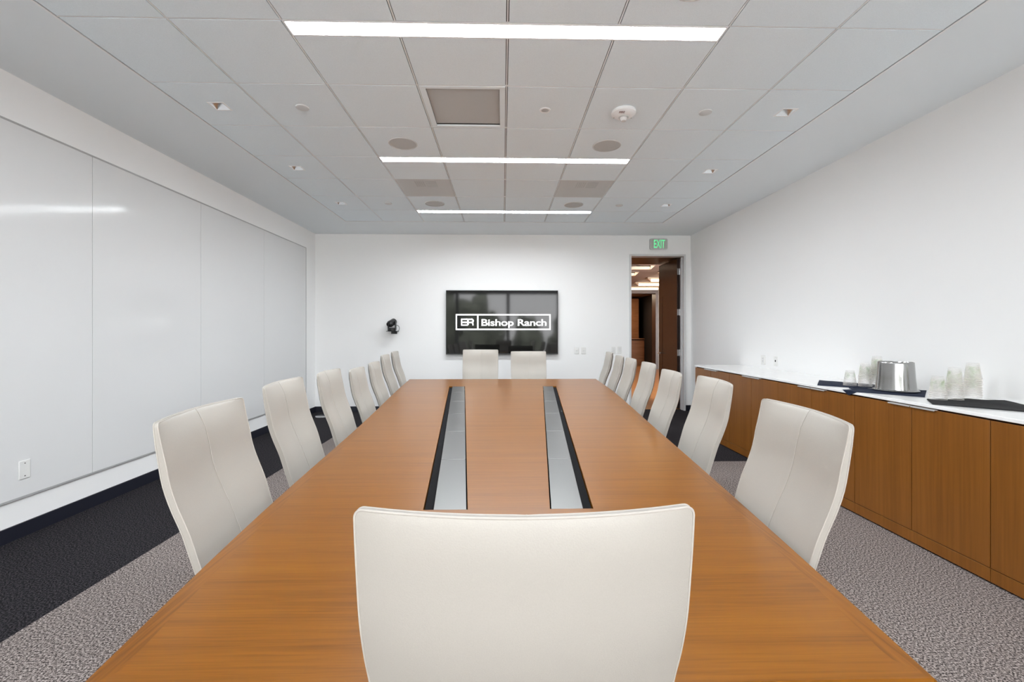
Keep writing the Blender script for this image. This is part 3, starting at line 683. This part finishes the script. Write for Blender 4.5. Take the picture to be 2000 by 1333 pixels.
for fo, fi, sg in ((tl_o, tl_i, -1), (tr_o, tr_i, 1)):
    ch = MB(); dz = .09; y0_, y1_ = TY0 + .0005, TY1 - .0005
    def P4(y): return (fo(y) - sg * .0005, fi(y) + sg * .0005)
    (o0, i0), (o1, i1) = P4(y0_), P4(y1_)
    zb, zt = ZT - dz, ZT - .0415
    ch.quad((o0, y0_, zb), (i0, y0_, zb), (i1, y1_, zb), (o1, y1_, zb)); ch.quad((o0, y0_, zb), (o1, y1_, zb), (o1, y1_, zt), (o0, y0_, zt)); ch.quad((i0, y0_, zb), (i1, y1_, zb), (i1, y1_, zt), (i0, y0_, zt))
    ch.quad((o0, y0_, zb), (i0, y0_, zb), (i0, y0_, zt), (o0, y0_, zt)); ch.quad((o1, y1_, zb), (i1, y1_, zb), (i1, y1_, zt), (o1, y1_, zt))
    tr = ch.build('cable_trough', M['matteblack'], tbl, smooth=False)
    cuts = [TY0 + .002, 2.135, 2.743, 3.345, 3.95, 4.545, TY1 - .002]
    for a, b in zip(cuts, cuts[1:]):
        a += .002; b -= .002
        oo = lambda y: fo(y) - sg * .036; ii = lambda y: fi(y) + sg * .005
        Q = [(oo(a), a), (ii(a), a), (ii(b), b), (oo(b), b)]
        if sg > 0: Q = Q[::-1]
        MB().prism(Q, ZT - .006, ZT - .001).build('lid', M['lidsteel'], tr, bevel=.001)
    Q = [(fo(TY0) - sg * .003, TY0 + .003), (fo(TY0) - sg * .033, TY0 + .003), (fo(TY1) - sg * .033, TY1 - .003), (fo(TY1) - sg * .003, TY1 - .003)]
    if sg > 0: Q = Q[::-1]
    MB().prism(Q, ZT - .040, ZT - .012).build('brush_strip', M['matteblack'], tr, smooth=False)
for y in (2.0, 4.1):
    MB().box(-.20 - (y - 2) * .08, .24 + (y - 2) * .08, y, y + .75, 0, ZT - .092).build('pedestal', M['table'], tbl, bevel=.004)

# ------------------------------------------------------------------ chairs
PROF = [(.48, .175), (.56, .145), (.64, .117), (.72, .093), (.794, .072), (.858, .046), (.90, .031), (.936, .021), (.97, .0155), (.994, .012), (1.04, .005), (1.075, .001), (1.106, -.002)]
TOP, HW, RC = 1.106, .246, .013
def prof(z):
    acc = 0
    for k in (-2, -1, 0, 1, 2): acc += interp(PROF, min(max(z + k * .012, .48), TOP))
    return acc / 5
def half(z):
    if z > TOP - RC: return HW - RC + math.sqrt(max(0, RC * RC - (z - TOP + RC) ** 2))
    return HW - .012 * max(0, (.85 - z) / .37)
def thick(z): return .010 + .009 * min(1, max(0, (TOP - z) / .12))
def ybase(x, z): return prof(z) - .037 * (1 - (x / HW) ** 2) * (.35 + .65 * min(1, max(0, (z - .48) / .35)))
def yrear(x, z, w): return ybase(x, z) - .011 * (1 - abs(x / w) ** 5) * min(1, ((TOP - z) / .05) ** .6 if z < TOP else 0)
def yfront(x, z, w):
    p = .022 * (1 - abs(x / w) ** 4) * min(1, ((TOP - z) / .06) ** .6 if z < TOP else 0)
    if abs(x) < .004: p -= .0016
    return ybase(x, z) + thick(z) + p
zs = [.48 + i * (TOP - RC - .48) / 26 for i in range(27)] + [TOP - RC + RC * math.sin(R(a_)) for a_ in (15, 30, 45, 60, 75, 90)]
us = sorted(set([round(-1 + 2 * i / 24, 4) for i in range(25)] + [-.012, .012, -.985, .985]))
def make_chair():
    root = thing('conference_chair', 'cream', 'chair', (0, 0, 0))
    b = MB(); n = len(us)
    for z in zs:
        w = half(z)
        for u in us: b.v.append((u * w, yfront(u * w, z, w), z))
        for u in us: b.v.append((u * w, yrear(u * w, z, w), z))
    K = 2 * n
    for r in range(len(zs) - 1):
        for k in range(n - 1):
            b.f.append([r * K + k, r * K + k + 1, (r + 1) * K + k + 1, (r + 1) * K + k])
            b.f.append([r * K + n + k + 1, r * K + n + k, (r + 1) * K + n + k, (r + 1) * K + n + k + 1])
        b.f.append([r * K, (r + 1) * K, (r + 1) * K + n, r * K + n]); b.f.append([r * K + n - 1, r * K + K - 1, (r + 1) * K + K - 1, (r + 1) * K + n - 1])
    for r in (0, len(zs) - 1):
        for k in range(n - 1): b.f.append([r * K + k, r * K + k + 1, r * K + n + k + 1, r * K + n + k])
    bk = b.build('backrest', M['leather'], root, ang=50)
    def outline(fy):
        L_ = [(-half(z), fy(-half(z), z, half(z)), z) for z in zs]
        w = half(TOP); T_ = [(u * w, fy(u * w, TOP, w), TOP) for u in us[1:-1]]
        return L_ + T_ + [(half(z), fy(half(z), z, half(z)), z) for z in reversed(zs)]
    MB().tube(outline(yfront), .0018, 6).build('piping', M['pipe'], bk)
    MB().tube(outline(yrear), .0021, 6).build('piping', M['pipe'], bk)
    MB().tube([(.0, yfront(0, z, half(z)) + .001, z) for z in zs[2:-1]] + [(0, ybase(0, TOP) + .0065, TOP + .002)], .0011, 6).build('center_seam', M['stitch'], bk)
    # seat cushion
    s = MB(); ny = 12; nx = 10
    for j in range(ny + 1):
        y = lerp(.175, .640, j / ny); zc = .485 + .012 * math.sin(math.pi * j / ny) - (.035 * ((j - 9) / 3) ** 2 if j > 9 else 0)
        for i in range(nx + 1):
            x = lerp(-.235, .235, i / nx); s.v.append((x, y, zc + .010 * (1 - abs(x / .235) ** 4)))
        for i in range(nx + 1):
            x = lerp(-.235, .235, i / nx); s.v.append((x, y, zc - .055))
    K2 = 2 * (nx + 1)
    for j in range(ny):
        for i in range(nx):
            s.f.append([j * K2 + i, j * K2 + i + 1, (j + 1) * K2 + i + 1, (j + 1) * K2 + i]); q = nx + 1
            s.f.append([j * K2 + q + i, (j + 1) * K2 + q + i, (j + 1) * K2 + q + i + 1, j * K2 + q + i + 1])
        s.f.append([j * K2, (j + 1) * K2, (j + 1) * K2 + nx + 1, j * K2 + nx + 1]); s.f.append([j * K2 + nx, j * K2 + K2 - 1, (j + 1) * K2 + K2 - 1, (j + 1) * K2 + nx])
    for j in (0, ny):
        for i in range(nx): s.f.append([j * K2 + i, j * K2 + i + 1, j * K2 + nx + 2 + i, j * K2 + nx + 1 + i])
    s.build('seat', M['leather'], root, ang=50, bevel=.006)
    cy = .40
    MB().box(-.09, .09, cy - .11, cy + .11, .385, .432).build('tilt_mechanism', M['black'], root, bevel=.008)
    MB().lathe([(0, .10), (.028, .10), (.028, .25), (.020, .25), (.020, .39), (0, .39)], (0, cy, 0), 20).build('gas_column', M['chrome'], root)
    MB().lathe([(0, .075), (.045, .075), (.045, .12), (.03, .13), (0, .13)], (0, cy, 0), 20).build('hub', M['chrome'], root)
    leg = MB(); leg.v = [(.03, -.022, .078), (.03, .022, .078), (.03, .022, .118), (.03, -.022, .118), (.29, -.013, .062), (.29, .013, .062), (.29, .013, .084), (.29, -.013, .084)]
    leg.f = [[0, 1, 2, 3], [7, 6, 5, 4], [0, 4, 5, 1], [1, 5, 6, 2], [2, 6, 7, 3], [3, 7, 4, 0]]
    lo_ = ca_ = None
    for k in range(5):
        a_ = R(18 + 72 * k)
        if lo_ is None:
            lo_ = leg.build('base_leg', M['chrome'], root, bevel=.004)
            c_ = MB().lathe([(0, -.022), (.022, -.022), (.027, -.016), (.027, -.005), (.012, -.004), (.012, .004), (.027, .005), (.027, .016), (.022, .022), (0, .022)], (.275, 0, .0275), 20, 'Y')
            c_.tube([(.275, 0, .03), (.275, 0, .065)], .006, 8); ca_ = c_.build('caster', M['black'], root)
            l2, c2 = lo_, ca_
        else:
            l2, c2 = lo_.copy(), ca_.copy(); COL.objects.link(l2); COL.objects.link(c2)
        for q in (l2, c2): q.location = (0, cy, 0); q.rotation_euler = (0, 0, a_)
    return root
proto = make_chair()
UPPER = ('backrest', 'seat', 'tilt_mechanism')
ordn = ['first', 'second', 'third', 'fourth', 'fifth', 'sixth', 'seventh']
chairs = []
Lc = [(-.986, 1.479, 1.106), (-1.115, 2.269, 1.106), (-1.147, 2.93, 1.100), (-1.205, 3.66, 1.056), (-1.27, 4.37, 1.058), (-1.345, 5.06, 1.096), (-1.40, 5.74, 1.106)]
Rc = [(.968, 1.409, 1.106), (1.165, 2.40, 1.096), (1.235, 3.19, 1.070), (1.285, 3.84, 1.085), (1.322, 4.50, 1.084), (1.385, 5.18, 1.075), (1.405, 5.76, 1.093)]
for i, (x, y, z) in enumerate(Lc):
    extra = 'nearest the camera' if i == 0 else ('farthest, by the table corner' if i == 6 else ordn[i] + ' from the camera')
    chairs.append((x, y, z, -90 + 6.0, 'cream leather high-back chair on the whiteboard side of the table, ' + extra))
for i, (x, y, z) in enumerate(Rc):
    extra = 'nearest the camera' if i == 0 else ('farthest, by the table corner' if i == 6 else ordn[i] + ' from the camera')
    chairs.append((x, y, z, 90 - 6.2, 'cream leather high-back chair on the credenza side of the table, ' + extra))
chairs.append((-.31, 6.12, 1.117, 180, 'cream leather chair at the far end below the television, left one'))
chairs.append((.362, 6.12, 1.092, 180, 'cream leather chair at the far end below the television, right one'))
chairs.append((.033, .632, 1.106, 0, 'large cream leather chair seen from behind in the foreground'))
for i, (x, y, z, a_, lab) in enumerate(chairs):
    c = proto if i == 0 else copy_tree(proto)
    a = R(a_); off = 0 if i == 16 else .010
    c.location = (x + math.sin(a) * off, y - math.cos(a) * off, 0); c.rotation_euler = (0, 0, a)
    c['label'] = lab; c['group'] = 'conference chairs'
    for ch in c.children:
        if ch.name.split('.')[0] in UPPER: ch.location.z = z - TOP

# chrome stand in the far left corner
t = thing('floor_stand', 'small round chrome floor stand base in the far left corner', 'stand', (-2.90, 7.12, 0))
MB().lathe([(0, .012), (.125, .012), (.13, .006), (.13, 0), (0, 0)], (-2.90, 7.12, 0), 40).build('round_base', M['chrome'], t)
MB().lathe([(.012, .012), (.012, .42), (0, .42)], (-2.865, 7.10, 0), 16).build('post', M['chrome'], t)

# ------------------------------------------------------------------ credenza
CX = 2.632; CT = .915
units = [(.48, 1.388), (1.388, 2.298), (2.298, 3.206), (3.206, 4.114), (4.114, 5.012), (5.012, 5.905)]
clab = ['just outside the right edge of the photo', 'at the right edge of the photo', 'below the ice bucket and cups', 'second one left of the ice bucket', 'third from the right edge, behind the chairs', 'at the far end by the doorway']
for (a, b), lab in zip(units, clab):
    t = thing('credenza_cabinet', 'two-door wooden base cabinet of the credenza, ' + lab, 'cabinet', ((CX + XR) / 2, (a + b) / 2, 0), 'credenza cabinets')
    MB().box(CX + .021, XR - .014, a + .0015, b - .0015, .012, .893).build('carcass', M['cab'], t, smooth=False)
    MB().box(CX, CX + .0195, a + .0015, b - .0015, .012, .084).build('plinth_panel', M['cab'], t, bevel=.001)
    MB().box(CX + .0198, CX + .0208, a + .002, b - .002, .02, .888).build('gap_shade_sheet', M['matteblack'], t, smooth=False)  # black sheet added behind the doors, standing in for shade in the gaps
    m_ = (a + b) / 2
    for y0_, y1_, hs in ((a, m_, 1), (m_, b, -1)):
        d_ = MB().box(CX, CX + .0195, y0_ + .0023, y1_ - .0023, .0880, .884).build('door', M['cab'], t, bevel=.001)
        h0, h1 = (y1_ - .160, y1_ - .004) if hs > 0 else (y0_ + .004, y0_ + .160)
        MB().box(CX - .013, CX + .012, h0, h1, .884, .8885).box(CX - .013, CX - .011, h0, h1, .880, .884).build('edge_pull', M['pull'], d_, smooth=False)
tag(MB().box(CX - .004, XR - .001, .47, 5.912, .895, CT).build('credenza_countertop', M['quartz'], bevel=.002), 'long white quartz countertop along the right wall', 'countertop')

# folded cloths
def cloth(name, label, P, mat, th=.006, drape=None, folds=None, nu=26, nv=10):
    mb = MB()
    for s in (1, 0):
        for j in range(nv + 1):
            for i in range(nu + 1):
                u, v = i / nu, j / nv
                p = Vector(P[0]) * (1 - u) * (1 - v) + Vector(P[1]) * u * (1 - v) + Vector(P[2]) * u * v + Vector(P[3]) * (1 - u) * v
                z = CT + .0006 + (th if s else 0)
                if s: z += .0035 * mnoise.noise((p.x * 9, p.y * 9, 3.1)) + (folds(u, v) if folds else 0)
                mb.v.append((p.x, p.y, max(z, CT + .0006 + .001 * s)))
    n = nu + 1; K = n * (nv + 1)
    for j in range(nv):
        for i in range(nu):
            q = j * n + i; mb.f.append([q, q + 1, q + n + 1, q + n]); mb.f.append([K + q, K + q + n, K + q + n + 1, K + q + 1])
    for i in range(nu): mb.f.append([i, K + i, K + i + 1, i + 1]); q = nv * n + i; mb.f.append([q, q + 1, K + q + 1, K + q])
    for j in range(nv): q = j * n; mb.f.append([q, q + n, K + q + n, K + q]); q = j * n + nu; mb.f.append([q, K + q, K + q + n, q + n])
    return mb
tag(cloth('c', '', [(2.645, 3.61, 0), (2.912, 3.95, 0), (3.22, 3.49, 0), (2.865, 3.395, 0)], M['navy']).build('folded_cloth', M['navy'], ang=60),
    'navy folded cloth under the left group of cups', 'cloth', 'folded cloths')
c2 = cloth('c', '', [(2.645, 3.18, 0), (2.757, 3.415, 0), (3.215, 3.24, 0), (2.89, 2.925, 0)], M['navy'], th=.0045)
n = len(c2.v)   # corner hanging over the counter front
xo = CX - .0075
c2.v += [(2.69, 3.31, CT + .006), (2.66, 3.17, CT + .006), (xo, 3.18, CT + .003), (xo, 3.315, CT + .003), (xo - .002, 3.25, CT - .032), (xo + .0025, 3.18, CT + .001), (xo + .0025, 3.315, CT + .001), (xo + .0005, 3.25, CT - .032)]
c2.f += [[n, n + 1, n + 2, n + 3], [n + 3, n + 2, n + 4], [n + 5, n + 6, n + 7], [n + 2, n + 5, n + 7, n + 4], [n + 6, n + 3, n + 4, n + 7]]
tag(c2.build('folded_cloth', M['navy'], ang=60), 'navy folded cloth under the ice bucket, one corner hanging over the counter', 'cloth', 'folded cloths')
tag(cloth('c', '', [(2.650, 2.632, 0), (2.805, 2.825, 0), (3.258, 2.76, 0), (3.02, 2.27, 0)], M['charcoal'], folds=lambda u, v: .010 * max(0, math.sin(v * 7 + u * 5)) * min(1, v * 3) * min(1, (1 - v) * 6 + .2) * max(0, min(1, v * 2.2 - .5)), nv=24).build('folded_cloth', M['charcoal'], ang=60),
    'charcoal rumpled cloth under the right group of cups', 'cloth', 'folded cloths')

# ice bucket (standing upside down)
bxc, byc, bz = 2.950, 3.212, CT + .009
t = thing('ice_bucket', 'polished steel ice bucket standing upside down on the navy cloth', 'bucket', (bxc, byc, bz))
MB().lathe([(.122, bz + .010), (.120, bz + .02), (.113, bz + .10), (.1075, bz + .205), (.1065, bz + .212), (.1035, bz + .216), (.1025, bz + .212), (.10, bz + .206), (0, bz + .204)], (bxc, byc, 0), 64).build('body', M['steel'], t, ang=50)
MB().lathe([(.121, bz + .012), (.132, bz + .010), (.137, bz + .005), (.134, bz), (.122, bz), (.119, bz + .008)], (bxc, byc, 0), 64).build('rolled_rim', M['steel'], t)

# plastic cups
def cup_mesh():
    h, r0, r1 = .104, .0445, .030
    p = [(r0 + .0022, .0004), (r0 + .0028, .0018), (r0 + .0020, .0032), (r0, .0036)]
    for i in range(1, 9): z = lerp(.0036, h, i / 8); p.append((lerp(r0, r1, i / 8), z))
    p += [(r1 - .002, h + .0008), (r1 - .004, h - .002), (0, h - .002)]
    return MB().lathe(p, n=28)
cup0 = None
stacks = [(2.855, 3.525, 3, 'shortest stack left of the ice bucket'), (2.925, 3.458, 10, 'middle stack left of the ice bucket'), (3.025, 3.462, 16, 'tall stack half hidden behind the ice bucket'),
          (2.830, 2.777, 6, 'shortest stack right of the ice bucket'), (2.936, 2.772, 12, 'middle stack right of the ice bucket'), (3.105, 2.815, 15, 'tallest stack right of the ice bucket, nearest the wall')]
PITCH = .0092
for si, (x, y, n, lab) in enumerate(stacks):
    for k in range(n):
        if cup0 is None: cup0 = cup_mesh().build('plastic_cup', M['cup'], ang=60, fix=True); c = cup0
        else: c = cup0.copy(); COL.objects.link(c)
        z = CT + .0098 + k * PITCH
        c.location = (x + .0008 * math.sin(k * 2.1 + si), y + .0008 * math.cos(k * 1.7 + si), z); c.rotation_euler = (0, 0, .25 * math.sin(k * 1.3) + si)
        place = 'topmost cup' if k == n - 1 else ('bottom cup' if k == 0 else 'clear plastic cup nested inside')
        tag(c, (place if k not in (0, n - 1) else 'clear plastic ' + place) + (' the ' if 'nested' in place else ' of the ') + lab, 'cup', 'cups in the ' + lab)

# ------------------------------------------------------------------ outdoors behind the camera (seen in the glossy screen)
struct(MB().box(-80, 80, -120, YB - .5, -4.2, -4.0).build('floor.002', M['ground'], smooth=False), 'paved ground outside the windows', 'ground')
def tree(x, y, h, r, seed, label):
    t = thing('tree', label, 'tree', (x, y, -4), 'trees outside the windows')
    MB().tube([(x, y, -4), (x + .1, y, -4 + h * .35), (x - .1, y + .1, -4 + h * .7)], .18).build('trunk', M['bark'], t)
    bm = bmesh.new(); bmesh.ops.create_icosphere(bm, subdivisions=4, radius=1)
    for v in bm.verts:
        d = 1 + .38 * mnoise.noise(v.co * 1.7 + Vector((seed, 0, 0))) + .16 * mnoise.noise(v.co * 6 + Vector((0, seed, 0)))
        v.co = Vector((v.co.x * r * d, v.co.y * r * d, v.co.z * h * .40 * d + h * .60))
    me = bpy.data.meshes.new('crown'); bm.to_mesh(me); bm.free(); me.materials.append(M['leaf'])
    o = bpy.data.objects.new('crown', me); COL.objects.link(o); o.parent = t
TR = [(-5.2, -17, 9.6, 2.3, 'tallest dark tree outside the windows, nearest on the left'), (-2.9, -30, 9.4, 2.0, 'dark tree outside the windows behind the tallest one')]
TR += [(x, -38, 7.4 + .5 * math.sin(k * 2.3), 1.75, 'bushy dark tree in the row across the paving, %s from the left' % n) for k, (x, n) in enumerate([(-15, 'first'), (-10.5, 'second'), (-6, 'third'), (-1.5, 'fourth'), (3, 'fifth'), (7.5, 'sixth'), (12, 'seventh'), (16.5, 'eighth')])]
for x, y, h, r, l in TR:
    tree(x, y, h, r, x * 3.1, l)
